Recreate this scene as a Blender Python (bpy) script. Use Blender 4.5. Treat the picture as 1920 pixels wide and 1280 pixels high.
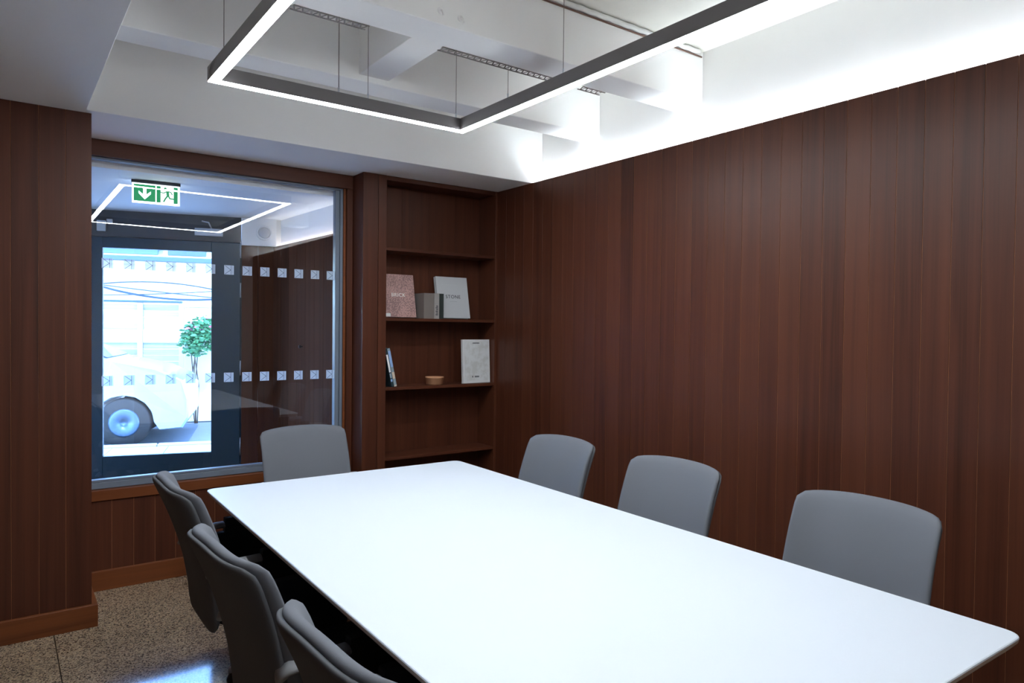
import bpy, bmesh, math, random
from mathutils import Vector, Matrix
random.seed(7)
for o in list(bpy.data.objects): bpy.data.objects.remove(o)
SC = bpy.context.scene
COL = SC.collection
PI = math.pi

# ------------------------------------------------------------------ camera
CAM_F, YAW, PITCH, ROLL, EYE = 1319.07, .6306, .0179, .0103, 1.45
def cam_axes():
    f0 = Vector((math.sin(YAW), math.cos(YAW), 0)); r = Vector((math.cos(YAW), -math.sin(YAW), 0)); u = Vector((0, 0, 1))
    f = f0*math.cos(PITCH) - u*math.sin(PITCH); u2 = u*math.cos(PITCH) + f0*math.sin(PITCH)
    return r*math.cos(ROLL) + u2*math.sin(ROLL), u2*math.cos(ROLL) - r*math.sin(ROLL), f
CR, CU, CF = cam_axes()
cd = bpy.data.cameras.new('camera'); cam = bpy.data.objects.new('camera', cd); COL.objects.link(cam)
cd.sensor_width = 36; cd.lens = 36*CAM_F/1920; cd.clip_start = .02; cd.clip_end = 300
m3 = Matrix((CR, CU, -CF)).transposed()
cam.matrix_world = Matrix.Translation((0, 0, EYE)) @ m3.to_4x4()
SC.camera = cam

# ------------------------------------------------------------------ world, sun, exposure
SC.view_settings.view_transform = 'Standard'; SC.view_settings.look = 'None'
SC.view_settings.gamma = 1; SC.view_settings.use_curve_mapping = False
SC.view_settings.exposure = 1.82
W = bpy.data.worlds.new('sky'); SC.world = W; W.use_nodes = True
nt = W.node_tree; nt.nodes.clear()
sky = nt.nodes.new('ShaderNodeTexSky'); sky.sky_type = 'NISHITA'; sky.sun_disc = False
sky.sun_elevation = math.radians(61); sky.air_density = 1.0; sky.dust_density = .1; sky.ozone_density = 2.5
bgn = nt.nodes.new('ShaderNodeBackground'); bgn.inputs['Strength'].default_value = .9
wo = nt.nodes.new('ShaderNodeOutputWorld')
wbal = nt.nodes.new('ShaderNodeMix'); wbal.data_type = 'RGBA'; wbal.blend_type = 'MULTIPLY'; wbal.inputs[0].default_value = 1
wbal.inputs[7].default_value = (.72, .90, 1.12, 1)      # daylight reads cool next to the room's white balance
nt.links.new(sky.outputs[0], wbal.inputs[6]); nt.links.new(wbal.outputs[2], bgn.inputs['Color']); nt.links.new(bgn.outputs[0], wo.inputs[0])
sl = bpy.data.lights.new('sun', 'SUN'); sl.energy = 1.5; sl.angle = .02; sl.color = (.74, .89, 1)
sun = bpy.data.objects.new('sun', sl); COL.objects.link(sun)
sun.rotation_euler = Vector((.08, .47, -.88)).to_track_quat('-Z', 'Y').to_euler()
LED = 25.0        # pendant luminous face
COVE = 12.5       # cove strips

# ------------------------------------------------------------------ node helpers
def new_mat(name):
    m = bpy.data.materials.new(name); m.use_nodes = True
    return m, m.node_tree, m.node_tree.nodes['Principled BSDF']
def lin(r, g, b):
    f = lambda c: (c/255/12.92 if c <= 10 else ((c/255+.055)/1.055)**2.4)
    return (f(r), f(g), f(b), 1)
def plain(name, col, rough=.5, metal=0, bump=0, bscale=300, var=0, vscale=4, spec=.5):
    m, t, p = new_mat(name)
    col = tuple(col)[:3] + (1,)
    p.inputs['Base Color'].default_value = col; p.inputs['Roughness'].default_value = rough
    p.inputs['Metallic'].default_value = metal; p.inputs['Specular IOR Level'].default_value = spec
    tc = t.nodes.new('ShaderNodeTexCoord')
    if var:
        n = t.nodes.new('ShaderNodeTexNoise'); n.inputs['Scale'].default_value = vscale; n.inputs['Detail'].default_value = 4
        t.links.new(tc.outputs['Object'], n.inputs['Vector'])
        mx = t.nodes.new('ShaderNodeMix'); mx.data_type = 'RGBA'
        mx.inputs[6].default_value = tuple(c*(1-var) for c in col[:3]) + (1,)
        mx.inputs[7].default_value = tuple(min(1, c*(1+var)) for c in col[:3]) + (1,)
        t.links.new(n.outputs[0], mx.inputs[0]); t.links.new(mx.outputs[2], p.inputs['Base Color'])
    if bump:
        n = t.nodes.new('ShaderNodeTexNoise'); n.inputs['Scale'].default_value = bscale; n.inputs['Detail'].default_value = 3
        t.links.new(tc.outputs['Object'], n.inputs['Vector'])
        b = t.nodes.new('ShaderNodeBump'); b.inputs['Strength'].default_value = bump; b.inputs['Distance'].default_value = .002
        t.links.new(n.outputs[0], b.inputs['Height']); t.links.new(b.outputs[0], p.inputs['Normal'])
    return m
def wood(name, dark, mid, light, axis='Z', rough=.42, seed=0, spec=.3):
    """stained veneer: long grain streaks along one axis, tone shifting from board to board"""
    m, t, p = new_mat(name); N = t.nodes.new; L = t.links.new
    tc = N('ShaderNodeTexCoord'); oi = N('ShaderNodeObjectInfo')
    off = N('ShaderNodeVectorMath'); off.operation = 'SCALE'; off.inputs[0].default_value = (37, 53, 71)
    L(oi.outputs['Random'], off.inputs['Scale'])
    add = N('ShaderNodeVectorMath'); add.operation = 'ADD'
    L(tc.outputs['Object'], add.inputs[0]); L(off.outputs[0], add.inputs[1])
    def noise(sc, lo, det, dist=0):
        mp = N('ShaderNodeMapping'); s = [sc, sc, sc]; s['XYZ'.index(axis)] = lo
        mp.inputs['Scale'].default_value = s; mp.inputs['Location'].default_value = (seed, seed*2, seed*3)
        L(add.outputs[0], mp.inputs['Vector'])
        n = N('ShaderNodeTexNoise'); n.inputs['Scale'].default_value = 1; n.inputs['Detail'].default_value = det
        n.inputs['Distortion'].default_value = dist
        L(mp.outputs[0], n.inputs['Vector']); return n
    n1 = noise(22, .55, 6, .6); n2 = noise(150, 2.2, 3); n3 = noise(5, .8, 2)
    a = N('ShaderNodeMath'); a.operation = 'MULTIPLY_ADD'; a.inputs[1].default_value = .32
    L(n2.outputs[0], a.inputs[0]); L(n1.outputs[0], a.inputs[2])
    b = N('ShaderNodeMath'); b.operation = 'MULTIPLY_ADD'; b.inputs[1].default_value = .35
    L(n3.outputs[0], b.inputs[0]); L(a.outputs[0], b.inputs[2])
    r = N('ShaderNodeMath'); r.operation = 'MULTIPLY_ADD'; r.inputs[1].default_value = .26
    L(oi.outputs['Random'], r.inputs[0]); L(b.outputs[0], r.inputs[2])
    cr = N('ShaderNodeValToRGB'); e = cr.color_ramp.elements
    e[0].position = .62; e[0].color = dark; e[1].position = 1.22 if False else 1.0; e[1].color = mid
    k = N('ShaderNodeMath'); k.operation = 'MULTIPLY'; k.inputs[1].default_value = .86
    L(r.outputs[0], k.inputs[0]); L(k.outputs[0], cr.inputs[0])
    ne = cr.color_ramp.elements.new(.98); ne.color = light
    cr.color_ramp.elements[0].position = .48
    for el in cr.color_ramp.elements:
        pass
    L(cr.outputs[0], p.inputs['Base Color'])
    p.inputs['Roughness'].default_value = rough; p.inputs['Specular IOR Level'].default_value = spec
    bp_ = N('ShaderNodeBump'); bp_.inputs['Strength'].default_value = .12; bp_.inputs['Distance'].default_value = .001
    L(n2.outputs[0], bp_.inputs['Height']); L(bp_.outputs[0], p.inputs['Normal'])
    return m
def ramp_wood(name, base, axis='Z', rough=.42, seed=0, spec=.3):
    c = base
    d = tuple(x*.55 for x in c) + (1,); mid = tuple(x*1.0 for x in c) + (1,); li = (c[0]*1.35, c[1]*1.4, c[2]*1.35, 1)
    m = wood(name, d, li, mid, axis, rough, seed, spec)
    cr = [n for n in m.node_tree.nodes if n.type == 'VALTORGB'][0].color_ramp
    els = sorted(cr.elements, key=lambda e: e.position)
    els[0].position, els[0].color = .50, d
    els[1].position, els[1].color = .70, mid
    els[2].position, els[2].color = .98, li
    return m
def emit(name, col, s, base=(.8, .8, .8)):
    m, t, p = new_mat(name)
    p.inputs['Base Color'].default_value = base + (1,); p.inputs['Emission Color'].default_value = tuple(col)[:3] + (1,)
    p.inputs['Emission Strength'].default_value = s; return m
def glass(name, tint=(1, 1, 1), k=2.0):
    """clear float glass: light passes straight through, both faces of the pane reflect"""
    m, t, p = new_mat(name); N = t.nodes.new; L = t.links.new
    t.nodes.remove(p); out = t.nodes['Material Output']
    fr = N('ShaderNodeFresnel'); fr.inputs['IOR'].default_value = 1.52
    ge = N('ShaderNodeNewGeometry'); inv = N('ShaderNodeMath'); inv.operation = 'SUBTRACT'; inv.inputs[0].default_value = 1
    L(ge.outputs['Backfacing'], inv.inputs[1])
    mu = N('ShaderNodeMath'); mu.operation = 'MULTIPLY'; L(fr.outputs[0], mu.inputs[0]); L(inv.outputs[0], mu.inputs[1])
    m2 = N('ShaderNodeMath'); m2.operation = 'MULTIPLY'; m2.inputs[1].default_value = k; m2.use_clamp = True; L(mu.outputs[0], m2.inputs[0])
    tr = N('ShaderNodeBsdfTransparent'); tr.inputs[0].default_value = tint + (1,)
    gl = N('ShaderNodeBsdfGlossy'); gl.inputs['Roughness'].default_value = 0
    mx = N('ShaderNodeMixShader'); L(m2.outputs[0], mx.inputs[0]); L(tr.outputs[0], mx.inputs[1]); L(gl.outputs[0], mx.inputs[2])
    L(mx.outputs[0], out.inputs[0]); return m
def frosted(name):
    m, t, p = new_mat(name); N = t.nodes.new; L = t.links.new
    t.nodes.remove(p); out = t.nodes['Material Output']
    di = N('ShaderNodeBsdfDiffuse'); di.inputs[0].default_value = (.85, .88, .92, 1)
    tl = N('ShaderNodeBsdfTranslucent'); tl.inputs[0].default_value = (.85, .88, .92, 1)
    a = N('ShaderNodeMixShader'); a.inputs[0].default_value = .55; L(di.outputs[0], a.inputs[1]); L(tl.outputs[0], a.inputs[2])
    tr = N('ShaderNodeBsdfTransparent')
    b = N('ShaderNodeMixShader'); b.inputs[0].default_value = .3; L(a.outputs[0], b.inputs[1]); L(tr.outputs[0], b.inputs[2])
    L(b.outputs[0], out.inputs[0]); return m
def terrazzo(name):
    m, t, p = new_mat(name); N = t.nodes.new; L = t.links.new
    tc = N('ShaderNodeTexCoord'); oi = N('ShaderNodeObjectInfo')
    off = N('ShaderNodeVectorMath'); off.operation = 'SCALE'; off.inputs[0].default_value = (31, 17, 0); L(oi.outputs['Random'], off.inputs['Scale'])
    add = N('ShaderNodeVectorMath'); add.operation = 'ADD'; L(tc.outputs['Object'], add.inputs[0]); L(off.outputs[0], add.inputs[1])
    v = N('ShaderNodeTexVoronoi'); v.inputs['Scale'].default_value = 190; L(add.outputs[0], v.inputs['Vector'])
    sx = N('ShaderNodeSeparateColor'); L(v.outputs['Color'], sx.inputs[0])
    cr = N('ShaderNodeValToRGB'); cr.color_ramp.interpolation = 'CONSTANT'
    e = cr.color_ramp.elements; e[0].position = 0; e[0].color = lin(88, 74, 64); e[1].position = .2; e[1].color = lin(192, 163, 132)
    for pos, c in ((.34, lin(160, 138, 115)), (.55, lin(192, 166, 136)), (.7, lin(120, 100, 85)), (.8, lin(175, 152, 128)), (.93, lin(200, 178, 152))):
        x = e.new(pos); x.color = c
    L(sx.outputs[0], cr.inputs[0])
    n = N('ShaderNodeTexNoise'); n.inputs['Scale'].default_value = 4; n.inputs['Detail'].default_value = 4; L(add.outputs[0], n.inputs['Vector'])
    mx = N('ShaderNodeMix'); mx.data_type = 'RGBA'; mx.blend_type = 'MULTIPLY'; mx.inputs[0].default_value = .5
    L(cr.outputs[0], mx.inputs[6]); L(n.outputs[0], mx.inputs[7])
    L(mx.outputs[2], p.inputs['Base Color'])
    p.inputs['Roughness'].default_value = .08; p.inputs['Specular IOR Level'].default_value = .4
    return m
def speckled(name, base, d1, scale):
    m, t, p = new_mat(name); N = t.nodes.new; L = t.links.new
    tc = N('ShaderNodeTexCoord'); n = N('ShaderNodeTexNoise'); n.inputs['Scale'].default_value = scale; n.inputs['Detail'].default_value = 5
    L(tc.outputs['Object'], n.inputs['Vector'])
    g = N('ShaderNodeTexNoise'); g.inputs['Scale'].default_value = 9; L(tc.outputs['Object'], g.inputs['Vector'])
    mm = N('ShaderNodeMath'); mm.operation = 'MULTIPLY_ADD'; mm.inputs[1].default_value = .5; L(g.outputs[0], mm.inputs[0]); L(n.outputs[0], mm.inputs[2])
    cr = N('ShaderNodeValToRGB'); e = cr.color_ramp.elements; e[0].position = .68; e[0].color = tuple(base); e[1].position = .86; e[1].color = tuple(d1)
    L(mm.outputs[0], cr.inputs[0]); L(cr.outputs[0], p.inputs['Base Color']); p.inputs['Roughness'].default_value = .55
    return m

WB = (.073, .0205, .0098)
M = dict(
    wood=ramp_wood('walnut_veneer', WB), wood_h=ramp_wood('walnut_veneer_lengthwise', WB, 'X', seed=5),
    wood_y=ramp_wood('walnut_veneer_deep', WB, 'Y', seed=9),
    base=ramp_wood('baseboard_oak', (.155, .044, .0135), 'X', seed=3), base_y=ramp_wood('baseboard_oak_deep', (.155, .044, .0135), 'Y', seed=4),
    groove=plain('raw_groove_timber', (.42, .165, .07), .6),
    lobbywood=ramp_wood('lobby_veneer', (.065, .022, .011), rough=.8, seed=11, spec=.05),
    plaster=plain('white_plaster', (.90, .875, .85), .75, bump=.05, bscale=120),
    concrete=plain('painted_concrete', (.84, .81, .73), .85, bump=.5, bscale=60, var=.06, vscale=9),
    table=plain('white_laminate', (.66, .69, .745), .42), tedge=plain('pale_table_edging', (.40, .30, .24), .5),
    blackfab=plain('black_seat_fabric', (.012, .012, .013), .9, bump=.2, bscale=900, spec=.15),
    black=plain('black_steel', (.018, .018, .02), .45), fabric=plain('grey_wool_fabric', (.150, .154, .170), .9, bump=.25, bscale=900, spec=.2),
    fabric_shaded=plain('grey_wool_shaded', (.115, .115, .122), .9, bump=.25, bscale=900, spec=.2),  # same wool, darkened: shade on the chair backs put into the colour
    arm=plain('grey_arm_plastic', (.30, .30, .31), .45), alu=plain('brushed_aluminium', (.62, .64, .68), .35, 1),
    alupaint=plain('pale_aluminium_frame', (.17, .20, .25), .4), pendant=plain('grey_anodised_profile', (.17, .155, .15), .45, .3),
    led=emit('led_diffuser', (.85, .935, 1), LED), cove=emit('cove_led_strip', (.74, .885, 1), COVE), cove2=emit('lobby_led_strip', (.92, .96, 1), 4.5),
    wire=plain('thin_steel_cable', (.25, .22, .2), .4, .6), galv=plain('galvanised_bead', (.20, .17, .16), .5, .5),
    pipe=plain('white_painted_pipe', (.78, .76, .72), .6, bump=.6, bscale=40), rust=plain('dark_clay_seal', (.22, .12, .09), .8),
    glass=glass('clear_glass'), glass2=glass('door_glass', (.97, .99, 1), 1.5), frost=frosted('frosted_vinyl'), ink=plain('dark_blue_ink', (.06, .07, .11), .6),
    navy=plain('dark_blue_door_paint', (.014, .042, .066), .35, var=.08), navy2=plain('dark_transom_paint', (.055, .058, .065), .5),
    green=emit('exit_green', (.0, .22, .07), .36, (.0, .05, .015)), white_em=emit('exit_white', (.80, .95, 1), .7), white_em2=emit('exit_border_white', (.75, .90, 1), 1.3), dkgrey=plain('dark_grey_metal', (.05, .05, .06), .4),
    floor=terrazzo('terrazzo'), grout=plain('floor_joint', (.20, .155, .115), .6),
    pink=speckled('pink_brick_cover', lin(192, 150, 142), lin(140, 108, 106), 110), paper=plain('paper_pages', (.74, .72, .68), .8),
    pale=plain('pale_grey_cover', (.60, .60, .61), .6), whitec=plain('white_cover', (.74, .73, .72), .55), cream_print=speckled('faint_cover_print', (.74, .74, .74, 1), (.64, .63, .61, 1), 25),
    txtw=plain('white_lettering', (.85, .83, .80), .6), txtk=plain('black_lettering', (.05, .05, .06), .6), txtg=plain('grey_lettering', (.3, .3, .31), .6),
    grey1=plain('taupe_book_cloth', (.20, .165, .145), .8), grey2=plain('silver_grey_book_cloth', (.36, .32, .30), .7), blk=plain('black_green_cloth', (.022, .03, .026), .7),
    sblue=plain('sky_blue_spine', (.30, .45, .72), .5), sbeige=plain('beige_spine', (.62, .50, .38), .6), sgrey=plain('blue_grey_spine', (.25, .32, .36), .5), sdark=plain('dark_teal_spine', (.02, .04, .05), .6),
    tan=plain('tan_clay', (.55, .27, .14), .7, var=.1, vscale=20), knob=plain('dark_bronze', (.03, .02, .018), .4, .6),
    paving=plain('pale_paving', (.52, .51, .50), .9, var=.15, vscale=3), road=plain('asphalt', (.16, .17, .18), .9, var=.2, vscale=20, bump=.4, bscale=80), kerb=plain('granite_kerb', (.45, .45, .46), .8, var=.1),
    fence=ramp_wood('weathered_fence', (.40, .36, .32), 'X', .8, 13), post=plain('concrete_post', (.60, .58, .55), .9), render=plain('white_render', (.78, .77, .75), .85, var=.04),
    leaf=plain('green_leaf', (.07, .24, .09), .55, var=.4, vscale=12), flower=plain('pink_petal', (.62, .17, .30), .6), stem=plain('brown_stem', (.12, .07, .04), .8),
    roof=plain('pale_slate', (.42, .42, .44), .8, var=.2, vscale=6), gutter=plain('blue_grey_gutter', (.05, .09, .17), .5), dormer=plain('blue_fascia', (.08, .14, .26), .6), cable=plain('blue_black_cable', (.03, .06, .10), .6),
    car=plain('pale_blue_car_paint', (.36, .45, .58), .15, .2), car_low_shade=plain('blue_car_side_shade', (.06, .14, .28), .4), hub=plain('grey_hubcap', (.10, .16, .24), .4, .5), carglass=plain('tinted_car_window', (.03, .04, .05), .05), tyre=plain('tyre_rubber', (.02, .02, .02), .8), carlamp=plain('lamp_lens', (.7, .72, .75), .1), soffit_dark=plain('lobby_plaster', (.90, .90, .90), .7),
)

# ------------------------------------------------------------------ mesh helpers
def link(name, me, parent=None, loc=(0, 0, 0), rot=(0, 0, 0)):
    o = bpy.data.objects.new(name, me); COL.objects.link(o); o.location = loc; o.rotation_euler = rot
    if parent is not None: o.parent = parent
    return o
def tag(o, label=None, cat=None, group=None, kind=None):
    if label: o['label'] = label
    if cat: o['category'] = cat
    if group: o['group'] = group
    if kind: o['kind'] = kind
    return o
def empty(name, loc=(0, 0, 0), rz=0, label=None, cat=None, group=None, kind=None, rot=None):
    o = bpy.data.objects.new(name, None); COL.objects.link(o); o.location = loc; o.rotation_euler = rot or (0, 0, rz); o.empty_display_size = .05
    return tag(o, label, cat, group, kind)
def finish(name, bm, mats, smooth=False):
    bmesh.ops.recalc_face_normals(bm, faces=bm.faces)
    me = bpy.data.meshes.new(name); bm.to_mesh(me); bm.free()
    for m in (mats if isinstance(mats, (list, tuple)) else [mats]): me.materials.append(m if not isinstance(m, str) else M[m])
    if smooth:
        for p in me.polygons: p.use_smooth = True
    return me
def box_bm(sx, sy, sz, bev=0, seg=1):
    bm = bmesh.new(); bmesh.ops.create_cube(bm, size=1)
    bmesh.ops.scale(bm, vec=(sx, sy, sz), verts=bm.verts)
    if bev: bmesh.ops.bevel(bm, geom=list(bm.edges), offset=bev, segments=seg, affect='EDGES', profile=.5)
    return bm
def bx(name, x0, x1, y0, y1, z0, z1, mat, parent=None, bev=0, seg=1, kind=None):
    """a box between two corners, in the parent's (or world) frame"""
    me = finish(name, box_bm(abs(x1-x0), abs(y1-y0), abs(z1-z0), bev, seg), mat)
    o = link(name, me, parent, ((x0+x1)/2, (y0+y1)/2, (z0+z1)/2))
    if kind: o['kind'] = kind
    return o
def prism(name, pts, z0, z1, mat, parent=None, kind=None):
    bm = bmesh.new(); a = [bm.verts.new((x, y, z0)) for x, y in pts]; b = [bm.verts.new((x, y, z1)) for x, y in pts]
    bm.faces.new(a); bm.faces.new(b); n = len(pts)
    for i in range(n): bm.faces.new((a[i], a[(i+1) % n], b[(i+1) % n], b[i]))
    o = link(name, finish(name, bm, mat), parent)
    if kind: o['kind'] = kind
    return o
def tube_bm(bm, path, rx, ry=None, seg=10, cap=True, up=None):
    """sweep an ellipse along a polyline"""
    ry = ry or rx; path = [Vector(p) for p in path]; rings = []; prev = None
    for i, p in enumerate(path):
        t = (path[min(i+1, len(path)-1)] - path[max(i-1, 0)]).normalized()
        ref = Vector(up) if up else (prev if prev else (Vector((0, 0, 1)) if abs(t.z) < .9 else Vector((0, 1, 0))))
        s = t.cross(ref)
        if s.length < 1e-4: s = t.cross(Vector((1, 0, 0)))
        s.normalize(); q = s.cross(t).normalized(); prev = q
        rings.append([bm.verts.new(p + s*rx*math.cos(2*PI*k/seg) + q*ry*math.sin(2*PI*k/seg)) for k in range(seg)])
    for a, b in zip(rings, rings[1:]):
        for k in range(seg): bm.faces.new((a[k], a[(k+1) % seg], b[(k+1) % seg], b[k]))
    if cap: bm.faces.new(rings[0]); bm.faces.new(rings[-1])
    return bm
def tube(name, path, r, mat, parent=None, seg=8, ry=None, up=None, smooth=True):
    return link(name, finish(name, tube_bm(bmesh.new(), path, r, ry, seg, up=up), mat, smooth), parent)
def lathe(name, prof, mat, parent=None, loc=(0, 0, 0), seg=32, rot=(0, 0, 0)):
    bm = bmesh.new(); rings = [[bm.verts.new((r*math.cos(2*PI*k/seg), r*math.sin(2*PI*k/seg), z)) for k in range(seg)] for r, z in prof]
    for a, b in zip(rings, rings[1:]):
        for k in range(seg): bm.faces.new((a[k], a[(k+1) % seg], b[(k+1) % seg], b[k]))
    bm.faces.new(rings[0]); bm.faces.new(rings[-1])
    return link(name, finish(name, bm, mat, True), parent, loc, rot)
def poly_plate(name, polys, y0, y1, mat, parent, loc=(0, 0, 0)):
    """flat shapes given as (x, z) outlines, extruded along y"""
    bm = bmesh.new()
    for pts in polys:
        a = [bm.verts.new((x, y0, z)) for x, z in pts]; b = [bm.verts.new((x, y1, z)) for x, z in pts]; n = len(pts)
        bm.faces.new(a); bm.faces.new(b)
        for i in range(n): bm.faces.new((a[i], a[(i+1) % n], b[(i+1) % n], b[i]))
    return link(name, finish(name, bm, mat), parent, loc)
def round_poly(corners, radii, seg=6):
    out = []; n = len(corners)
    for i, c in enumerate(corners):
        c = Vector(c); a = Vector(corners[i-1]); b = Vector(corners[(i+1) % n]); r = radii[i]
        da = (a-c).normalized(); db = (b-c).normalized(); p = c+da*r; q = c+db*r
        for k in range(seg+1):
            t = k/seg; out.append((1-t)**2*p + 2*t*(1-t)*c + t*t*q)
    return out
def resample(pts, n):
    P = pts + [pts[0]]; d = [0]
    for a, b in zip(P, P[1:]): d.append(d[-1] + (b-a).length)
    out = []; j = 0
    for i in range(n):
        s = d[-1]*i/n
        while d[j+1] < s: j += 1
        t = (s-d[j])/max(1e-9, d[j+1]-d[j]); out.append(P[j].lerp(P[j+1], t))
    return out
def pillow_bm(outline, th, fn, rings=(1, .985, .95, .88, .75, .55, .3, .08), back=1.0, front=1.0, edge=.5):
    """cushion over a 2-D outline: fn(a, b, offset) places outline coordinates (a, b) and a thickness offset in 3-D"""
    bm = bmesh.new(); c = sum(outline, Vector((0, 0)))/len(outline); n = len(outline)
    prof = lambda s: (1-max(0, (s-.86)/.14)**2.2)**.5 if s > .86 else 1
    def ring(s, sign, amp):
        return [bm.verts.new(fn(*(c+(p-c)*s), sign*amp*th*.5*max(.0, prof(s)))) for p in outline]
    mid = [bm.verts.new(fn(p.x, p.y, 0)) for p in outline]
    for sign, amp in ((1, front), (-1, back)):
        last = mid
        for s in rings[1:]:
            r = ring(s, sign, amp)
            for k in range(n): bm.faces.new((last[k], last[(k+1) % n], r[(k+1) % n], r[k]))
            last = r
        bm.faces.new(last)
    return bm
_deps = None
def text(name, body, size, mat, parent, loc, rot=(PI/2, 0, 0), align='CENTER', ext=.0006, spacing=1.0):
    cu = bpy.data.curves.new(name, 'FONT'); cu.body = body; cu.size = size; cu.align_x = align; cu.align_y = 'CENTER'; cu.extrude = ext; cu.space_character = spacing
    o = bpy.data.objects.new(name, cu); COL.objects.link(o)
    bpy.context.view_layer.update()
    me = bpy.data.meshes.new_from_object(o.evaluated_get(bpy.context.evaluated_depsgraph_get()))
    bpy.data.objects.remove(o); bpy.data.curves.remove(cu)
    me.materials.clear(); me.materials.append(M[mat])
    return link(name, me, parent, loc, rot)
def copy_tree(o, parent=None):
    c = o.copy(); COL.objects.link(c); c.parent = parent
    for ch in list(o.children): copy_tree(ch, c)
    return c

# ------------------------------------------------------------------ room shell
XR, XU = 2.963, 3.06            # panel face and plaster face of the right wall
ZS, ZC, ZB = 2.4535, 2.945, 2.669  # lowered soffit, slab, beam underside
YF, YW, YP, XP = 3.8536, 4.41, 3.9012, .3603
X0, Y0 = -1.30, -1.50
PW = .1052
GAP = .0018
fl = bx('floor', X0-.1, XU+.2, Y0-.1, 4.62, -.12, -.012, 'grout', kind='structure')
tile_meshes = {}
def floor_tiles(parent):
    xs = [X0] + [x for x in (-.995, .205, 1.405, 2.605)] + [XU]
    ys = [Y0, -1.05, .75, 2.55, 4.35, 4.62]
    for a, b in zip(xs, xs[1:]):
        for c, d in zip(ys, ys[1:]):
            bx('floor_tile', a+.0018, b-.0018, c+.0018, d-.0018, -.012, 0, 'floor', bev=.001).parent = parent
floor_tiles(fl)
for t in fl.children:                      # children live in the floor's frame
    t.location = t.location - fl.location
bx('ceiling', X0-.1, XU+.2, Y0-.1, 4.62, ZC, ZC+.15, 'concrete', kind='structure')
tag(bx('soffit_left', X0-.1, .335, Y0-.1, 4.53, ZS, ZC-.001, 'plaster', bev=.002), kind='structure')
tag(bx('soffit_back', .336, XU-.001, YF, 4.53, ZS, ZC-.001, 'plaster', bev=.002), kind='structure')
def plank_wall(parent, mat, run0, run1, pitch, height, face, axis, thick=.002, z0=0.0, start=None):
    """vertical boards on a wall; axis = direction the boards run along"""
    me = None; p = start if start is not None else run0
    loc = parent.location
    while p < run1-.004:
        w = min(pitch, run1-p)-GAP
        full = abs(w-(pitch-GAP)) < 1e-6
        if full and me is not None: mm = me
        else:
            sx, sy = (w, thick) if axis == 'X' else (thick, w)
            mm = finish('plank', box_bm(sx, sy, height, .0005), mat)
            if full: me = mm
        q = p+GAP/2+w/2
        x, y = (q, face+thick/2) if axis == 'X' else (face+thick/2, q)
        link('plank', mm, parent, Vector((x, y, z0+height/2))-loc)
        p += pitch
# right wall: plaster above, boarded panel in front, cove gap between
wr = tag(bx('wall_right', XU, XU+.2, Y0-.1, 4.62, -.1, ZC, 'plaster'), kind='structure')
pr_ = tag(bx('wall_right_panel', XR+.0022, XR+.030, Y0, 4.2495, 0, ZS-.004, 'groove'), kind='structure')
plank_wall(pr_, 'wood', Y0, 4.249, PW, ZS-.001, XR, 'Y', start=4.249-55*PW+.0)
# lower wall under the window
wb = tag(bx('wall_back', -1.30, 1.902, YW+.0022, YW+.12, 0, .488, 'groove'), kind='structure')
plank_wall(wb, 'wood', XP+.04, 1.902, .1075, .488, YW, 'X', start=.395)
# wall beside the window that stands forward
wp = tag(bx('wall_pilaster', X0, XP-.002, YP+.0022, 4.53, 0, ZS-.001, 'groove'), kind='structure')
plank_wall(wp, 'wood', X0, XP, PW, ZS-.001, YP, 'X', start=XP-15*PW)
bx('wall_left', X0-.1, X0, Y0-.1, 4.53, 0, ZS, 'wood', kind='structure')
bx('wall_rear', X0, XU, Y0-.1, Y0, 0, ZC, 'plaster', kind='structure')
B = .0236
bx('baseboard_pilaster', X0, XP+B, YP-B, YP-.0005, 0, .107, 'base', bev=.0015, kind='structure')
bx('baseboard_return', XP+.0005, XP+B, YP, YW-.0005, 0, .107, 'base_y', bev=.0015, kind='structure')
bx('baseboard_back', XP+B+.001, 1.902, YW-B, YW-.0005, 0, .107, 'base', bev=.0015, kind='structure')
bx('baseboard_right', XR-B, XR-.0005, Y0, 4.249, 0, .107, 'base_y', bev=.0015, kind='structure')
# downstand beams
for i, (ya, yb) in enumerate(((3.275, 3.457), (2.475, 2.662), (.30, .49))):
    o = bx('beam', .3355, XU-.001, ya, yb, ZB, ZC-.001, 'plaster', bev=.003)
    o['kind'] = 'structure'
tag(bx('cross_beam', 1.438, 1.60, 2.6625, 3.2745, 2.697, ZC-.001, 'plaster', bev=.003), kind='structure')

# ------------------------------------------------------------------ window, its trim and the frosted squares
def trim(n, *a): return bx('trim_%d' % n, *a, bev=.002, kind='structure')
trim(1, XP+.0, 1.902, YW, YW+.12, 2.364, ZS-.001, 'wood_h')          # head
trim(2, 1.862, 1.902, YW, YW+.10, .49, 2.3635, 'wood')               # right jamb
trim(3, XP+.0, 1.861, YW-.012, YW+.12, .489, .545, 'base')           # sill board
trim(4, 1.846, 1.8615, YW+.02, YW+.10, .546, 2.3635, 'base')         # inner bead
win = empty('window_1', (1.1, YW+.05, .546), kind='structure')
def wbx(name, x0, x1, y0, y1, z0, z1, mat, parent=win, bev=0):
    o = bx(name, x0, x1, y0, y1, z0, z1, mat, parent, bev); o.location = o.location - win.location; return o
wbx('frame_rail', XP, 1.845, YW+.03, YW+.085, .547, .582, 'alupaint', bev=.002)
wbx('frame_rail', XP, 1.845, YW+.036, YW+.08, .583, .596, 'alupaint', bev=.002)
wbx('frame_rail', XP, 1.845, YW+.03, YW+.085, 2.352, 2.363, 'alupaint', bev=.002)
wbx('frame_stile', 1.826, 1.8455, YW+.03, YW+.085, .597, 2.351, 'alupaint', bev=.002)
wbx('frame_stile', 1.796, 1.8245, YW+.036, YW+.08, .597, 2.351, 'alupaint', bev=.002)
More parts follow.
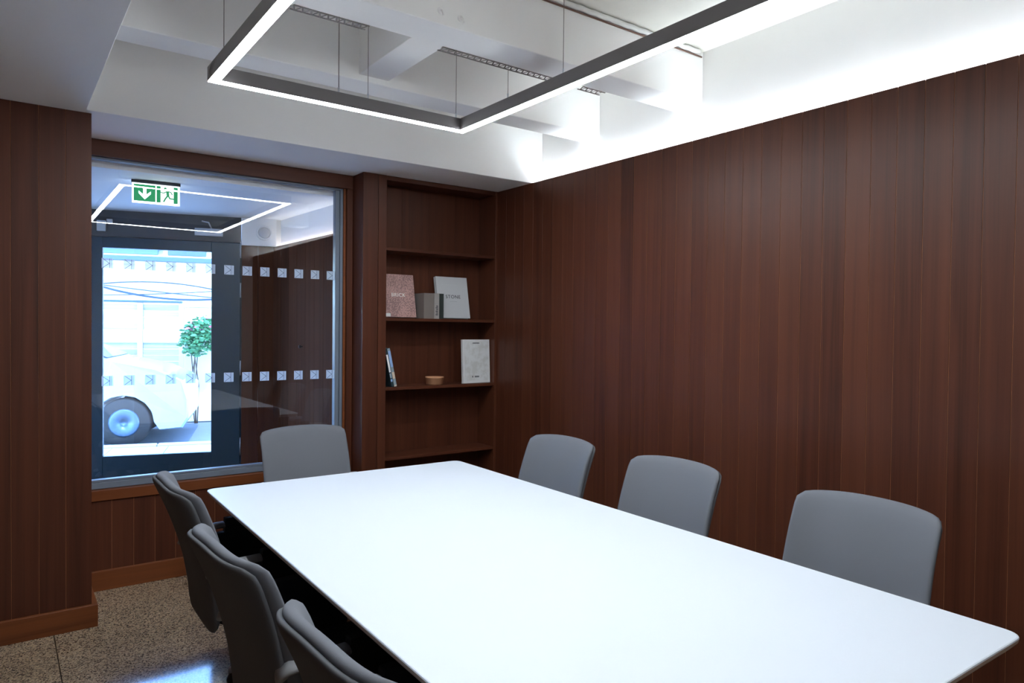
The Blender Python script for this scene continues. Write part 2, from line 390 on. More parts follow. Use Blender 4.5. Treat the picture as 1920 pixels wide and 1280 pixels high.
wbx('frame_stile', XP, XP+.03, YW+.03, YW+.085, .597, 2.351, 'alupaint', bev=.002)
pane = wbx('glass_pane', XP+.031, 1.795, YW+.048, YW+.058, .597, 2.351, 'glass')
def square_mesh(s=.056):
    bm = bmesh.new()
    def quad(pts, y, mi):
        f = bm.faces.new([bm.verts.new((x, y, z)) for x, z in pts]); f.material_index = mi
    h = s/2
    # thin film with printed mark
    a = [bm.verts.new((x, .0, z)) for x, z in ((-h, -h), (h, -h), (h, h), (-h, h))]
    b = [bm.verts.new((x, -.0004, z)) for x, z in ((-h, -h), (h, -h), (h, h), (-h, h))]
    bm.faces.new(b)
    def stroke(x0, z0, x1, z1, w=.0024):
        d = Vector((x1-x0, z1-z0)).normalized(); nx, nz = -d.y*w/2, d.x*w/2
        quad([(x0-nx, z0-nz), (x1-nx, z1-nz), (x1+nx, z1+nz), (x0+nx, z0+nz)], -.0008, 1)
    stroke(-h*.82, h*.9, h*.34, 0); stroke(-h*.82, -h*.9, h*.34, 0); stroke(h*.4, -h*.95, h*.4, h*.95); stroke(h*.66, -h*.95, h*.66, h*.95, .0012)
    for v in a: bm.verts.remove(v)
    me = bpy.data.meshes.new('frosted_square'); bm.to_mesh(me); bm.free()
    me.materials.append(M['frost']); me.materials.append(M['ink']); return me
sqm = square_mesh()
for z in (1.139, 1.789):
    for k in range(14):
        x = 1.770 - k*.1070
        if x < XP+.06: break
        p = Vector((x, YW+.0475, z)) - win.location - pane.location
        link('frosted_square', sqm, pane, p)

# ------------------------------------------------------------------ pendant light
lx0, lx1, ly0, ly1, lz, lhh, lw = .7031, 1.9599, .8172, 3.1292, 2.4636, .0607, .0424
lx1 -= .006
pen = empty('pendant_light', ((lx0+lx1)/2, (ly0+ly1)/2, lz), label='rectangular grey pendant light hanging over the white table', cat='pendant light')
def rel(o, p): o.location = o.location - p.location; return o
def pbx(name, *a, **k):
    o = bx(name, *a, parent=pen, **k); return rel(o, pen)
pbx('profile', lx0, lx1, ly1-lw, ly1, lz+.002, lz+lhh, 'pendant', bev=.001)
pbx('profile', lx0, lx1, ly0, ly0+lw, lz+.002, lz+lhh, 'pendant', bev=.001)
pbx('profile', lx0, lx0+lw, ly0+lw+.0002, ly1-lw-.0002, lz+.002, lz+lhh, 'pendant', bev=.001)
pbx('profile', lx1-lw, lx1, ly0+lw+.0002, ly1-lw-.0002, lz+.002, lz+lhh, 'pendant', bev=.001)
e = .002
pbx('diffuser', lx0+e, lx1-e, ly1-lw+e, ly1-e, lz-.001, lz+.0018, 'led')
pbx('diffuser', lx0+e, lx1-e, ly0+e, ly0+lw-e, lz-.001, lz+.0018, 'led')
pbx('diffuser', lx0+e, lx0+lw-e, ly0+lw-e, ly1-lw+e, lz-.001, lz+.0018, 'led')
pbx('diffuser', lx1-lw+e, lx1-e, ly0+lw-e, ly1-lw+e, lz-.001, lz+.0018, 'led')
yc, xl, xr = ly1-lw/2, lx0+lw/2, lx1-lw/2
for k, (x, y) in enumerate(((1.267, yc), (1.412, yc), (1.898, yc), (xr, 2.70), (xr, 2.30), (xl, 2.95), (xl, 1.2), (xr, 1.2))):
    top = ZC
    if 2.475 <= y <= 2.662 or 3.275 <= y <= 3.457: top = ZB
    c = tube('suspension_cable', [(x, y, lz+lhh), (x, y, top)], .0016 if k else .0024, 'wire', pen, 6); rel(c, pen)
    g = tube('cable_gripper', [(x, y, lz+lhh-.0005), (x, y, lz+lhh+.028)], .004, 'alu', pen, 8); rel(g, pen)

# ------------------------------------------------------------------ conference table
tab = empty('conference_table', (1.3425, 1.929, 0), -.0145, 'long white conference table with rounded corners', 'table')
tw, tl, tz, tth = 1.2752/2, 2.611/2, .74, .026
def table_top():
    bm = bmesh.new()
    def ring(inset, z):
        o = round_poly([(-tw+inset, -tl+inset), (tw-inset, -tl+inset), (tw-inset, tl-inset), (-tw+inset, tl-inset)], [.045]*4, 8)
        return [bm.verts.new((p.x, p.y, z)) for p in o]
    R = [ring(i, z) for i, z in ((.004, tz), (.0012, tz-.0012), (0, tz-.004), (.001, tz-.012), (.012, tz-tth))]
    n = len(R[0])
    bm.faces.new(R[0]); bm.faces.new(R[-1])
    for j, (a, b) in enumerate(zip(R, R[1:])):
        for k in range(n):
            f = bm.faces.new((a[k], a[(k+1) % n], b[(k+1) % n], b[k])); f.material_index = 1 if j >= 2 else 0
    return finish('table_top', bm, ['table', 'tedge'])
link('table_top', table_top(), tab)
for sy in (-1, 1):
    bx('pedestal', -.20, .20, sy*.62-.09, sy*.62+.09, .021, tz-tth-.041, 'black', tab, .004)
    bx('foot_plate', -.26, .26, sy*.62-.16, sy*.62+.16, 0, .0205, 'black', tab, .004)
    bx('support_arm', -.50, .50, sy*.62-.05, sy*.62+.05, tz-tth-.04, tz-tth-.0003, 'black', tab, .003)
bx('spine_beam', -.06, .06, -.529, .529, tz-tth-.10, tz-tth-.0003, 'black', tab, .003)
bx('modesty_panel', -.012, .012, -.529, .529, .12, tz-tth-.101, 'black', tab, .002)

# ------------------------------------------------------------------ chairs
def make_chair():
    root = empty('conference_chair', (0, 0, 0))
    L = .55
    def back_pt(x, s, off, push=0.0):
        t = s/L
        y = -.195 - .025*t - .13*t*t                       # upright lumbar part, reclined top
        z = .335 + .538*t
        wrap = .052*(abs(x)/.24)**4
        z += .018*(1-min(1, (x/.24)**2))*max(0, t)**2
        return (x*(1-.02*t), y + wrap*(.35+.65*t) + off + push, z)
    oc = resample(round_poly([(-.250, .10), (.250, .10), (.250, L), (-.250, L)], [.05, .05, .032, .032], 6), 72)
    os_ = resample(round_poly([(-.215, 0), (.215, 0), (.245, L-.010), (-.245, L-.010)], [.09, .09, .035, .035], 6), 72)
    link('back_shell', finish('back_shell', pillow_bm(os_, .026, lambda a, b, o: back_pt(a, b, o, -.014)), 'fabric_shaded', True), root)
    link('back_cushion', finish('back_cushion', pillow_bm(oc, .042, lambda a, b, o: back_pt(a, b, o, .010)), 'fabric', True), root)
    so = resample(round_poly([(-.225, -.175), (.225, -.175), (.235, .27), (-.235, .27)], [.05, .05, .07, .07], 6), 56)
    link('seat_cushion', finish('seat_cushion', pillow_bm(so, .075, lambda a, b, o: (a, b, .435+o-.03*max(0, (b-.15)/.12)**2)), 'blackfab', True), root)
    so2 = resample(round_poly([(-.215, -.20), (.215, -.20), (.22, .24), (-.22, .24)], [.05, .05, .07, .07], 6), 40)
    link('seat_shell', finish('seat_shell', pillow_bm(so2, .03, lambda a, b, o: (a, b, .385+o)), 'blackfab', True), root)
    for s in (-1, 1):
        path = [(s*.222, -.235, .580), (s*.246, -.215, .604), (s*.257, -.17, .612), (s*.258, -.067, .616)]
        link('arm_bracket', finish('arm_bracket', tube_bm(bmesh.new(), path, .013, .028, 12, up=(s, 0, 0)), 'arm', True), root)
        pn = poly_plate('arm_panel', [[tuple(p) for p in round_poly([(-.10, .40), (.17, .40), (.19, .646), (-.064, .644), (-.066, .586), (-.15, .582)], [.02, .05, .06, .005, .005, .01], 5)]], -.016, .016, 'blackfab', root, (s*.258, 0, 0))
        pn.rotation_euler = (0, 0, PI/2)
    lathe('gas_column', [(.045, .372), (.045, .35), (.028, .34), (.028, .2), (.034, .19), (.034, .085)], 'black', root, (0, .08, 0))
    hub = lathe('base_hub', [(.05, .125), (.055, .11), (.05, .07)], 'alu', root, (0, .08, 0))
    for k in range(4):
        a = PI/4 + k*PI/2; c, s = math.cos(a), math.sin(a)
        link('base_leg', finish('base_leg', tube_bm(bmesh.new(), [(c*.045, s*.045+.08, .098), (c*.12, s*.12+.08, .085), (c*.205, s*.205+.08, .045)], .02, .014, 8), 'alu', True), root)
        lathe('glide', [(.022, 0), (.024, .012), (.015, .03), (.01, .04)], 'black', root, (c*.198, s*.198+.08, 0), 14)
    return root
proto = make_chair()
G = 'grey chairs around the table'
spots = [
    (2.075, 2.79, PI/2, 'grey upholstered chair on the panelled wall side, the one nearest the bookshelves'),
    (2.075, 2.035, PI/2, 'middle of the three grey chairs along the panelled right wall'),
    (2.075, 1.203, PI/2, 'grey chair on the panelled wall side, largest and nearest the right corner'),
    (1.389, 3.595, PI+.02, 'grey upholstered chair at the far end of the table, in front of the window'),
    (.83, 2.83, -PI/2, 'grey chair on the left side of the table, farthest back, nearest the window sill'),
    (.785, 1.975, -PI/2+.05, 'middle of the three grey chairs on the left side, seen from behind'),
    (.805, 1.255, -PI/2+.04, 'grey chair on the left side cut off by the bottom edge of the picture'),
]
for i, (x, y, a, lab) in enumerate(spots):
    c = proto if i == 0 else copy_tree(proto)
    c.location = (x, y, 0); c.rotation_euler = (0, 0, a); tag(c, lab, 'chair', G)

# ------------------------------------------------------------------ bookcase
BX0, BX1, BY = 1.9035, 2.9625, 4.25
bc = empty('bookcase', (2.43, 4.36, 0), label='built-in dark wood bookcase in the corner beside the window', cat='bookcase')
def bcx(name, *a, **k): return rel(bx(name, *a, parent=bc, **k), bc)
bcx('face_post', BX0, 2.009, BY, 4.5, 0, ZS-.001, 'wood', bev=.0012)
bcx('face_post', 2.0115, 2.070, BY, 4.27, 0, ZS-.001, 'wood', bev=.0012)
bcx('side_panel', 2.0115, 2.070, 4.2705, 4.5, 0, ZS-.001, 'wood', bev=.0012)
bcx('side_panel', 2.944, 3.0, BY, 4.5, 0, ZS-.001, 'wood', bev=.0012)
bw = (2.9435-2.0705)/4
for k in range(4): bcx('back_board', 2.0705+k*bw+.0004, 2.0705+(k+1)*bw-.0004, 4.466, 4.48, 0, ZS-.001, 'wood')
bcx('top_panel', 2.0705, 2.9435, BY+.031, 4.4655, ZS-.022, ZS-.001, 'wood_h')
bcx('top_rail', 2.0705, 2.9435, BY+.004, BY+.03, ZS-.03, ZS-.001, 'wood_h', bev=.001)
for zt in (1.982, 1.515, 1.052, .583, .10):
    bcx('shelf', 2.0705, 2.9435, BY+.006, 4.4655, zt-.02, zt, 'wood_h', bev=.001)

# ------------------------------------------------------------------ things on the shelves
def book(name, loc, w, h, t, cover, label, rot=(0, 0, 0), cat='book', group=None):
    """front cover faces -y, spine on the -x side, standing on z = 0"""
    r = empty(name, loc, rot=rot, label=label, cat=cat, group=group); c = .0022
    bx('front_cover', -w/2, w/2, -t/2, -t/2+c, 0, h, cover, r, .0005)
    bx('back_cover', -w/2, w/2, t/2-c, t/2, 0, h, cover, r, .0005)
    bx('spine', -w/2, -w/2+c, -t/2+c, t/2-c, 0, h, cover, r)
    bx('pages', -w/2+c, w/2-.004, -t/2+c, t/2-c, .004, h-.004, 'paper', r)
    return r
def spine_book(name, loc, w, h, t, cover, label, rot=(0, 0, 0)):
    """spine faces -y"""
    r = empty(name, loc, rot=rot, label=label, cat='book'); c = .0022
    bx('spine', -t/2, t/2, -w/2, -w/2+c, 0, h, cover, r, .0006)
    bx('front_cover', t/2-c, t/2, -w/2+c, w/2, 0, h, cover, r)
    bx('back_cover', -t/2, -t/2+c, -w/2+c, w/2, 0, h, cover, r)
    bx('pages', -t/2+c, t/2-c, -w/2+c, w/2-.004, .004, h-.004, 'paper', r)
    return r
S2, S3 = 1.5152, 1.0522
lean = math.radians(-11)
b = book('pink_book', (2.236, 4.372, S2+.005), .238, .302, .028, 'pink', 'pink speckled book titled BRICK leaning on the shelf', (lean, 0, 0))
text('title_lettering', 'BRICK', .036, 'txtw', b, (-.008, -.0144, .155), spacing=1.1)
bx('price_sticker', -.117, -.078, -.0146, -.0140, .004, .026, 'whitec', b)
b = book('stone_book', (2.668, 4.372, S2+.005), .262, .305, .032, 'pale', 'pale grey book titled STONE leaning beside the black book', (lean, 0, 0))
text('title_lettering', 'STONE', .036, 'txtk', b, (0, -.0164, .157), spacing=1.15)
bx('cover_rule', -.03, .03, -.0165, -.0160, .122, .1235, 'txtg', b); bx('cover_rule', -.09, .06, -.0165, -.0160, .245, .2462, 'cream_print', b)
spine_book('taupe_book', (2.418, 4.365, S2), .14, .177, .080, 'grey1', 'thick taupe cloth book standing next to the pink book')
b = spine_book('silver_grey_book', (2.480, 4.365, S2), .14, .178, .040, 'grey2', 'slim silver grey book with lettered spine, left of the black book')
for k, z in enumerate((.145, .105)): bx('spine_band', -.0195, .0195, -.0707, -.0701, z, z+.0025, 'txtg', b)
for k in range(6): bx('spine_lettering', -.008+.004*(k % 2), .010, -.0707, -.0701, .025+k*.012, .032+k*.012, 'txtk', b)
spine_book('black_book', (2.519, 4.365, S2), .14, .177, .034, 'blk', 'small black book standing left of the STONE book')
ty = math.radians(-12)
b = spine_book('dark_spined_book', (2.135, 4.36, S3+.0018), .17, .255, .014, 'sdark', 'thin dark book with white spine patch leaning in the corner', (0, ty, 0))
bx('spine_patch', -.0066, .0066, -.0857, -.0851, .10, .22, 'txtw', b); bx('spine_patch', -.0066, .0066, -.0857, -.0851, .035, .052, 'sblue', b); bx('spine_patch', -.0066, .0066, -.0857, -.0851, .06, .092, 'sgrey', b)
b = spine_book('blue_spined_book', (2.156, 4.36, S3+.0025), .17, .262, .019, 'sgrey', 'thin book with pale blue and beige spine leaning beside the dark one', (0, ty, 0))
bx('spine_patch', -.0092, .0092, -.0857, -.0851, .135, .245, 'sblue', b); bx('spine_patch', -.0092, .0092, -.0857, -.0851, .055, .10, 'sbeige', b); bx('spine_patch', -.0092, .0092, -.0857, -.0851, .002, .012, 'sbeige', b)
t = lathe('clay_tub', [(.052, 0), (.060, .004), (.064, .045), (.066, .046), (.066, .055), (.061, .055), (.060, .048), (.057, .008), (.02, .006)], 'tan', None, (2.487, 4.33, S3), 40)
tag(t, 'small round tan clay tub on the middle shelf', 'tub')
b = book('white_book', (2.818, 4.300, S3+.0015), .238, .316, .022, 'whitec', 'tall white book standing upright near the right end of the shelf', (math.radians(-3), 0, .03))
bx('cover_print', -.102, .108, -.0114, -.0111, .018, .296, 'cream_print', b)
for k in range(5): bx('top_lettering', -.030+k*.012, -.021+k*.012, -.0118, -.0113, .286, .294, 'txtk', b)
for k, x in enumerate((-.040, -.018, -.008, .002, .012)): bx('bottom_lettering', x, x+.007, -.0118, -.0113, .040, .052, 'txtk', b)

# ------------------------------------------------------------------ cove strip, edge beads, pipe and ceiling fittings
bx('trim_5', XR+.0305, XU-.0005, Y0, 3.84, 2.405, 2.42, 'plaster', kind='structure')
tag(bx('cove_light', XR+.050, XR+.070, Y0+.05, 3.82, 2.4205, 2.428, 'cove'), 'white light strip hidden behind the top of the right panelling', 'strip light')
def bead(x0, x1, label):
    """perforated metal plaster edge: two rails joined by a zigzag web"""
    y, z, w = 2.6635, ZB-.0015, .046
    r = empty('perforated_bead', ((x0+x1)/2, y, z), label=label, cat='metal bead', group='metal beads along the ceiling beam')
    hl = (x1-x0)/2
    bx('rail', -hl, hl, -.003, .004, -.002, .001, 'galv', r); bx('rail', -hl, hl, w-.007, w, -.002, .001, 'galv', r)
    bm = bmesh.new(); n = int(2*hl/.034)
    for k in range(n):
        a = -hl+k*.034
        for (p, q) in (((a, -.001), (a+.017, w-.002)), ((a+.017, w-.002), (a+.034, -.001))):
            f = lambda s: (p[0]+(q[0]-p[0])*s, p[1]+(q[1]-p[1])*s)
            tube_bm(bm, [(f(0)[0], f(0)[1], 0), (f(1)[0], f(1)[1], 0)], .0035, .0009, 4)
    link('web', finish('web', bm, 'galv'), r)
bead(.905, 1.215, 'perforated metal edge bead on the beam, left end near the pendant corner')
bead(1.556, 2.17, 'long perforated metal edge bead on the beam above the pendant light')
bead(2.37, 2.52, 'short perforated metal edge bead right of the pendant light')
pp = empty('ceiling_pipe', (2.4, 2.455, 2.93), label='white painted pipe running along the top of the ceiling beam', cat='pipe')
q = tube('pipe_run', [(1.75+.03*k, 2.461+.002*math.sin(k*1.7), 2.929+.002*math.sin(k*2.3)) for k in range(43)], .0125, 'pipe', pp, 10); rel(q, pp)
q = tube('clay_seal', [(1.75, 2.470, 2.912), (3.04, 2.470, 2.912)], .004, 'rust', pp, 6); rel(q, pp)
for x, z, lab in ((1.433, 2.722, 'left one of two small plaster hooks on the beam face'), (1.528, 2.716, 'right one of two small plaster hooks on the beam face')):
    r = empty('ceiling_hook', (x, 2.4749, z), label=lab, cat='hook', group='hooks on the beam face')
    lathe('hook_base', [(.013, 0), (.012, .004), (.007, .008)], 'plaster', r, (0, 0, 0), 16, (PI/2, 0, 0))
    link('hook_tip', finish('hook_tip', tube_bm(bmesh.new(), [(0, -.006, 0), (.001, -.014, -.004), (.003, -.018, -.014), (.006, -.016, -.022)], .005, .005, 8), 'plaster', True), r)

# ------------------------------------------------------------------ lobby beyond the glass (street frame: u along the door wall, n outwards)
P0 = Vector((1.02, 6.064, 0)); UA = math.atan2(-.283, .959)
U = Vector((math.cos(UA), math.sin(UA), 0)); NN = Vector((-math.sin(UA), math.cos(UA), 0))
S = lambda u, n, z=0: P0 + U*u + NN*n + Vector((0, 0, z))
xy = lambda v: (v.x, v.y)
ZL = 2.325
C1 = Vector((1.824, 5.827, 0)); C2 = Vector((1.890, 4.531, 0))
lobby = [(.10, 4.531), (1.95, 4.531), (1.95, 5.83), xy(S(.85, .0)), xy(S(-1.05, .0))]
prism('lobby_floor', [(.0, 4.621), (2.1, 4.621), xy(S(1.0, .1)), xy(S(-1.1, .1))], -.1, 0, 'floor', kind='structure')
prism('lobby_ceiling', [(-.1, 4.532), (2.1, 4.532), xy(S(1.0, .09)), xy(S(-1.2, .09))], ZL, ZL+.12, 'soffit_dark', kind='structure')
prism('wall_lobby_left', [(-.1, 4.532), (.1, 4.532), xy(S(-1.0, 0)), xy(S(-1.2, 0))], 0, ZL-.001, 'soffit_dark', kind='structure')
E1 = Vector((.06, .003, 0))
prism('wall_lobby_right', [xy(C2+E1), xy(C2+E1*3), xy(C1+E1*3), xy(C1+E1)], 0, ZL-.001, 'soffit_dark', kind='structure')
ld = (C2-C1); ll = ld.length; la = math.atan2(ld.y, ld.x)
lp = empty('wall_lobby_panel', C1, la, kind='structure')       # local x runs from the door corner towards the glass
nb = 8; bwid = ll/nb
for k in range(nb):
    bx('panel_board', k*bwid+.001, (k+1)*bwid-.001, .0, .018, .001, 2.100, 'lobbywood', lp, .001)
bx('backing_board', 0, ll, .0185, .03, .001, 2.098, 'groove', lp)
kb = lathe('panel_knob', [(.006, 0), (.006, .012), (.014, .018), (.012, .026), (.004, .028)], 'knob', lp, (.60, -.0002, 1.30), 16, (PI/2, 0, 0))
tag(bx('lobby_cove_light', 0, ll, 0, .010, 0, .006, 'cove2'), 'white light strip glowing along the lobby panelling, behind the glass', 'strip light')
cl = bpy.data.objects['lobby_cove_light']; cl.location = C1 + Vector((math.cos(la), math.sin(la), 0))*ll*.5 + Vector((.038, 0, 2.078)); cl.rotation_euler = (0, 0, la)
bx('trim_6', 0, .1, 0, .1, 0, .1, 'soffit_dark', kind='structure')
t6 = bpy.data.objects['trim_6']; t6.location = C1 + Vector((math.cos(la), math.sin(la), 0))*ll*.5 + Vector((.040, 0, 2.066)); t6.rotation_euler = (0, 0, la); t6.scale = (ll/.1, .18, .1)
sw = empty('wall_street', P0, UA, kind='structure')
bx('wall_piece', -3.0, -.70, 0, .25, 0, 3.1, 'render', sw); bx('wall_piece', .64, 4.5, .02, .25, 0, 3.1, 'render', sw)
bx('wall_piece', -.70, .64, .02, .25, 2.335, 3.1, 'render', sw)
bx('upper_plaster', .592, .86, -.002, .0195, 2.104, ZL-.001, 'soffit_dark', sw)
for k in range(2): bx('panel_board', .594+k*.125+.0003, .594+(k+1)*.125-.0003, -.002, .016, .001, 2.103, 'lobbywood', sw, .001)
# door
dr = empty('door_1', P0, UA, kind='structure')
bx('transom', -.69, .590, .0, .06, 2.124, ZL-.001, 'navy2', dr)
bx('door_frame', -.70, -.632, .0, .07, .001, 2.123, 'navy', dr, .002); bx('door_frame', .588, .60, .017, .07, .001, 2.123, 'navy', dr, .001)
bx('stile', -.630, -.397, .01, .055, .02, 2.118, 'navy', dr, .003); bx('stile', .368, .583, .01, .055, .02, 2.118, 'navy', dr, .003)
bx('top_rail', -.3965, .3675, .01, .055, 2.040, 2.118, 'navy', dr, .002); bx('bottom_rail', -.3965, .3675, .01, .055, .02, .438, 'navy', dr, .002)
for a in ((-.66, -.62, .056, .075, .0, 2.15), (.572, .61, .056, .075, .0, 2.15), (-.66, .61, .076, .09, 2.10, 2.15), (-.66, .61, .056, .075, .0005, .03)): bx('door_stop', *a, 'navy', dr)
bx('glass_pane', -.3968, .3678, .028, .038, .4385, 2.0395, 'glass2', dr)
for z0, z1 in ((2.0, 2.13), (1.68, 1.80), (1.05, 1.17), (.40, .545)):
    tube('hinge', [(.5862, .004, z0), (.5862, .004, z1)], .005, 'alu', dr, 8)
dcl = empty('door_closer', S(.35, -.012, 2.19), UA, label='pale box of a door closer above the dark street door', cat='door closer')
bx('closer_body', -.102, .104, -.028, .008, -.028, .030, 'pale', dcl, .003)
tube('closer_arm', [(.02, -.02, .030), (.0, -.03, .075), (-.05, -.02, .085)], .006, 'alu', dcl, 8)
bk = empty('wall_sensor', S(-.37, -.001, 2.20), UA, label='small pale sensor boxes above the street door, at the pilaster edge', cat='sensor')
bx('sensor_box', -.06, .0, -.03, .0, -.04, .04, 'pale', bk, .003); bx('sensor_cap', .004, .045, -.02, .0, .02, .055, 'pale', bk, .003)
sp = empty('wall_speaker', S(.765, -.0025, 2.212), UA, label='round white speaker on the lobby wall, right of the dark door', cat='speaker')
lathe('speaker_rim', [(.062, 0), (.062, .01), (.056, .014), (.046, .012), (.046, .004)], 'soffit_dark', sp, seg=36, rot=(PI/2, 0, 0))
lathe('speaker_grille', [(.043, .002), (.043, .012), (.036, .017), (.015, .019), (.002, .02)], 'pale', sp, seg=36, rot=(PI/2, 0, 0))

# exit sign
ex = empty('exit_sign', (.778, 4.76, 2.322), -.09, label='lit green exit sign with down arrow and running figure behind the glass', cat='exit sign')
bx('mount_bar', -.134, .134, -.014, .014, -.016, .0, 'dkgrey', ex, .001)
bx('light_panel', -.130, .130, -.005, .005, -.135, -.017, 'white_em2', ex, .001)
bx('green_field', -.121, -.004, -.0062, -.0052, -.124, -.024, 'green', ex); gf = bx('green_field', .002, .119, -.0062, -.0052, -.124, -.024, 'green', ex)
poly_plate('arrow', [[(-.071, -.038), (-.053, -.038), (-.053, -.082), (-.062, -.086), (-.071, -.082)],
                     [(-.095, -.062), (-.095, -.078), (-.062, -.113), (-.062, -.090)], [(-.062, -.090), (-.062, -.113), (-.029, -.078), (-.029, -.062)]], -.0068, -.0063, 'white_em', ex)
poly_plate('doorway', [[(.024, -.0235), (.096, -.0235), (.096, -.1235), (.024, -.1235)]], -.0068, -.0063, 'white_em', ex)
def limb(p, q, w):
    p, q = Vector(p), Vector(q); d = (q-p).normalized(); n = Vector((-d.y, d.x))*w/2; p = p-d*w*.3; q = q+d*w*.3
    return [tuple(p-n), tuple(q-n), tuple(q+n), tuple(p+n)]
hx, hz = .050, -.037
figs = [[(hx+.008*math.cos(k*PI/6), hz+.008*math.sin(k*PI/6)) for k in range(12)],
        limb((.062, -.055), (.064, -.078), .015), limb((.058, -.054), (.040, -.064), .006), limb((.040, -.064), (.022, -.060), .006),
        limb((.066, -.053), (.080, -.056), .006), limb((.080, -.056), (.088, -.070), .006),
        limb((.062, -.080), (.050, -.098), .009), limb((.050, -.098), (.041, -.116), .008), limb((.067, -.080), (.075, -.095), .009), limb((.075, -.095), (.103, -.097), .008)]
for i, f in enumerate(figs): poly_plate('running_figure', [f], -.0074-.00005*i, -.0069, 'green', ex)

# ------------------------------------------------------------------ street
gr = empty('ground_street', P0, UA, kind='structure')
bx('road', -40, 40, 3.55, 6.45, -.25, -.10, 'road', gr); bx('far_ground', -40, 40, 6.45, 40, -.25, -.09, 'paving', gr)
bx('bedding', -40, 40, .10, 3.42, -.25, -.035, 'road', gr)
sm = finish('paving_slab', box_bm(.59, .59, .03, .004), 'paving')
for i in range(-6, 7):
    for j in range(5):
        link('paving_slab', sm, gr, (i*.6+(.3 if j % 2 else 0), .55+j*.6, -.019))
km = finish('kerb_stone', box_bm(.89, .12, .16, .01), 'kerb')
for i in range(-6, 7): link('kerb_stone', km, gr, (i*.9, 3.485, -.085))
fd = 6.5
fe = empty('garden_fence', S(-2.2, fd, -.09), UA, label='pale weathered board fence across the street', cat='fence')
FP = [2.2-.470-.6*k for k in range(7)]                 # post positions along the fence
fm = finish('fence_board', box_bm(.515, .02, .097, .003), 'fence')
for k, x0 in enumerate(FP):
    bx('fence_post', x0-.04, x0+.04, -.05, .05, 0, 1.90, 'post', fe, .004)
    if k == 0: continue
    for j in range(18):
        if j in (12, 13): continue
        link('fence_board', fm, fe, (x0+.30, .006*(j % 2), .09+j*.102))
    bx('gravel_board', x0+.0425, x0+.5575, -.035, .02, .09+11.6*.102, .09+13.4*.102, 'render', fe, .003)
bx('coping', FP[-1], 1.745, -.07, .07, 1.901, 1.935, 'gutter', fe, .004)
pl = empty('gate_pillar', S(.42, fd-.15, -.09), UA, label='white rendered wall pier standing at the end of the fence', cat='pillar')
bx('pier', -.82, 1.0, -.15, .15, 0, 1.83, 'render', pl, .01); bx('pier_cap', -.85, 1.04, -.19, .19, 1.831, 1.88, 'render', pl, .008)
# climbing plant
pt = empty('flowering_shrub', S(-.20, fd-.52, -.09), UA, label='green climbing shrub with pink flowers in front of the white pier', cat='plant')
rr = random.Random(3)
lb = []
for k in range(5):
    a = rr.uniform(-.1, .1); b2 = rr.uniform(-.15, .22)
    tube('stem', [(a*.3, .02, 0), (a, .04, .6), (a+b2*.5, 0, 1.1), (b2, -.05, 1.5+.12*k/5)], .008, 'stem', pt, 6)
bm = bmesh.new(); bf = bmesh.new()
for k in range(1150):
    th, ph = rr.uniform(0, 2*PI), math.acos(rr.uniform(-1, 1)); q = rr.random()**.5
    c = Vector((.05+.30*q*math.sin(ph)*math.cos(th), -.05+.16*q*math.sin(ph)*math.sin(th), 1.38+.33*q*math.cos(ph)))
    c.x += .25*(c.z-1.4)
    s = rr.uniform(.026, .050); R = Matrix.Rotation(rr.uniform(0, 6.28), 3, 'Z') @ Matrix.Rotation(rr.uniform(-1, 1), 3, 'X')
    tgt = bf if (k % 7 == 0 and c.z > 1.46) else bm
    vs = [tgt.verts.new(c + R @ Vector(p)*s) for p in ((-1, 0, 0), (-.3, .12, .45), (.5, .1, .35), (1, 0, -.1), (.5, .1, -.4), (-.3, .12, -.45))]
    tgt.faces.new(vs)
tag(link('foliage', finish('foliage', bm, 'leaf'), pt), kind='stuff'); tag(link('blossom', finish('blossom', bf, 'flower'), pt), kind='stuff')
# house behind the fence
ho = empty('house', S(-.5, 11.99, -.09), UA, label='pale house with slate roof and blue gutter behind the fence', cat='house')
bx('wall', -8, 8, 0, 6, 0, 3.02, 'render', ho)
bx('gutter', -8.2, 8.2, -.42, -.28, 2.98, 3.08, 'gutter', ho, .01); bx('fascia', -8.1, 8.1, -.28, -.24, 2.92, 3.10, 'render', ho)
rf = empty('roof', (0, -.4, 3.08)); rf.parent = ho
slm = finish('slate_row', box_bm(16, .30, .03, .004), 'roof')
for k in range(12): link('slate_row', slm, rf, (0, .15+k*.24, .10+k*.19), (.66, 0, 0))
bx('dormer', -3.6, -.95, -.35, 1.2, 3.13, 3.36, 'dormer', ho, .01); bx('dormer_cap', -3.7, -.85, -.45, 1.3, 3.361, 3.44, 'render', ho, .01)
bx('dormer', -.75, .05, -.35, 1.2, 3.13, 3.42, 'gutter', ho, .01)
# cables over the fence
def sag(u0, z0, u1, z1, d, n, r, lab):
    pts = [S(u0+(u1-u0)*k/20, n, z0+(z1-z0)*k/20-4*d*(k/20)*(1-k/20)) for k in range(21)]
    tag(tube('overhead_cable', pts, r, 'cable', None, 6), lab, 'cable', 'cables above the fence')
HN = 11.975
sag(-3.4, 2.22, .6, 2.06, -.30, HN, .014, 'uppermost arching cable on the house wall above the fence')
sag(-2.6, 2.30, .8, 2.28, .24, HN-.06, .026, 'thick sagging cable on the house wall above the fence')
sag(-3.4, 2.10, .8, 2.38, .06, HN-.105, .012, 'thin rising cable on the house wall above the fence')
sag(-3.4, 2.44, .8, 2.02, .03, HN-.14, .014, 'thin falling cable on the house wall above the fence')

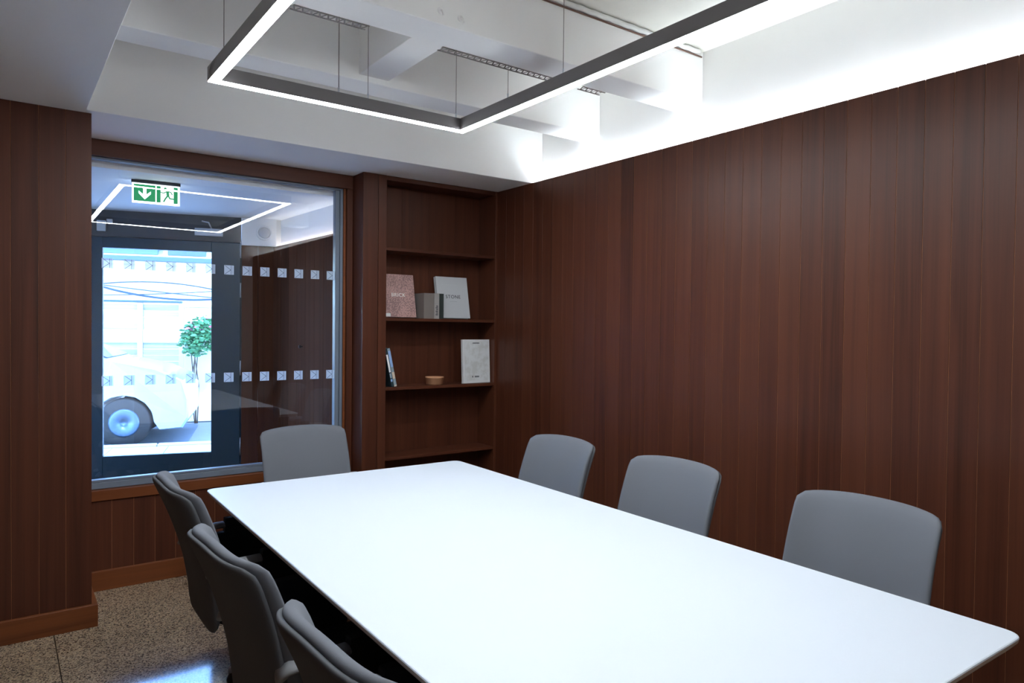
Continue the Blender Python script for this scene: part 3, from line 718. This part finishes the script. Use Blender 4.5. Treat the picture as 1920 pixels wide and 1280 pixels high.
# parked car, nose to the right
def make_car():
    r = empty('car', S(-.16, 4.75, -.10), UA, label='pale blue car on the road seen through the door glass', cat='car')
    prof = [(-3.95, .30), (-3.98, .62), (-3.90, .95), (-3.55, 1.36), (-3.1, 1.45), (-2.2, 1.47), (-1.62, 1.45), (-.86, 1.10), (-.35, .99), (-.05, .84), (.02, .60), (.02, .34), (-.05, .22)]
    arch = lambda cx: [(cx+.36*math.cos(a), .30+.36*math.sin(a)) for a in [k*PI/8 for k in range(0, 9)]]
    low = [(-.30, .20)] + arch(-.72) + [(-1.12, .18), (-2.75, .18)] + arch(-3.22) + [(-3.62, .22)]
    outline = prof + low
    bm = bmesh.new(); n = len(outline); rows = []
    for y, ins in ((-.86, .035), (-.80, 0), (.80, 0), (.86, .035)):
        row = []
        for x, z in outline:
            k = max(0, (z-.95)/.5); yy = y*(1-.20*k) if z > .95 else y
            cx, cz = -2.0, .7
            row.append(bm.verts.new((x+(cx-x)*ins*.3, yy, z+(cz-z)*ins)))
        rows.append(row)
    for a, b in zip(rows, rows[1:]):
        for k in range(n): bm.faces.new((a[k], a[(k+1) % n], b[(k+1) % n], b[k]))
    bm.faces.new(rows[0]); bm.faces.new(rows[-1])
    link('body', finish('body', bm, 'car'), r)
    for s in (-1, 1):
        bx('lower_shade_plate', -2.72, -1.14, s*.861, s*.880, .20, .60, 'car_low_shade', r, .004)  # added plates; blue shade on the car's lower side put into their colour
        bm = bmesh.new()
        for pts in ([(-1.56, 1.36), (-1.0, 1.06), (-2.10, .98), (-2.10, 1.38)], [(-2.16, 1.38), (-2.16, .98), (-3.3, .98), (-3.2, 1.33)]):
            bm.faces.new([bm.verts.new((x, s*(.868-.172*max(0, (z-.95)/.5)), z)) for x, z in pts])
        link('side_window', finish('side_window', bm, 'carglass'), r)
        link('headlamp', finish('headlamp', box_bm(.16, .3, .13, .03, 2), 'carlamp'), r, (-.06, s*.62, .68))
    bm = bmesh.new(); bm.faces.new([bm.verts.new(p) for p in ((-1.56, -.66, 1.432), (-1.56, .66, 1.432), (-.92, .78, 1.137), (-.92, -.78, 1.137))])
    link('windscreen', finish('windscreen', bm, 'carglass'), r)
    for cx in (-.72, -3.22):
        for s in (-1, 1):
            w = lathe('wheel', [(.14, -.10), (.29, -.10), (.31, -.06), (.31, .06), (.29, .10), (.14, .10)], 'tyre', r, (cx, s*.76, .31), 28, (PI/2, 0, 0))
            lathe('hubcap', [(.18, -.105), (.16, -.112), (.05, -.115), (.05, .115), (.16, .112), (.18, .105)], 'hub', w, (0, 0, 0), 20)
make_car()
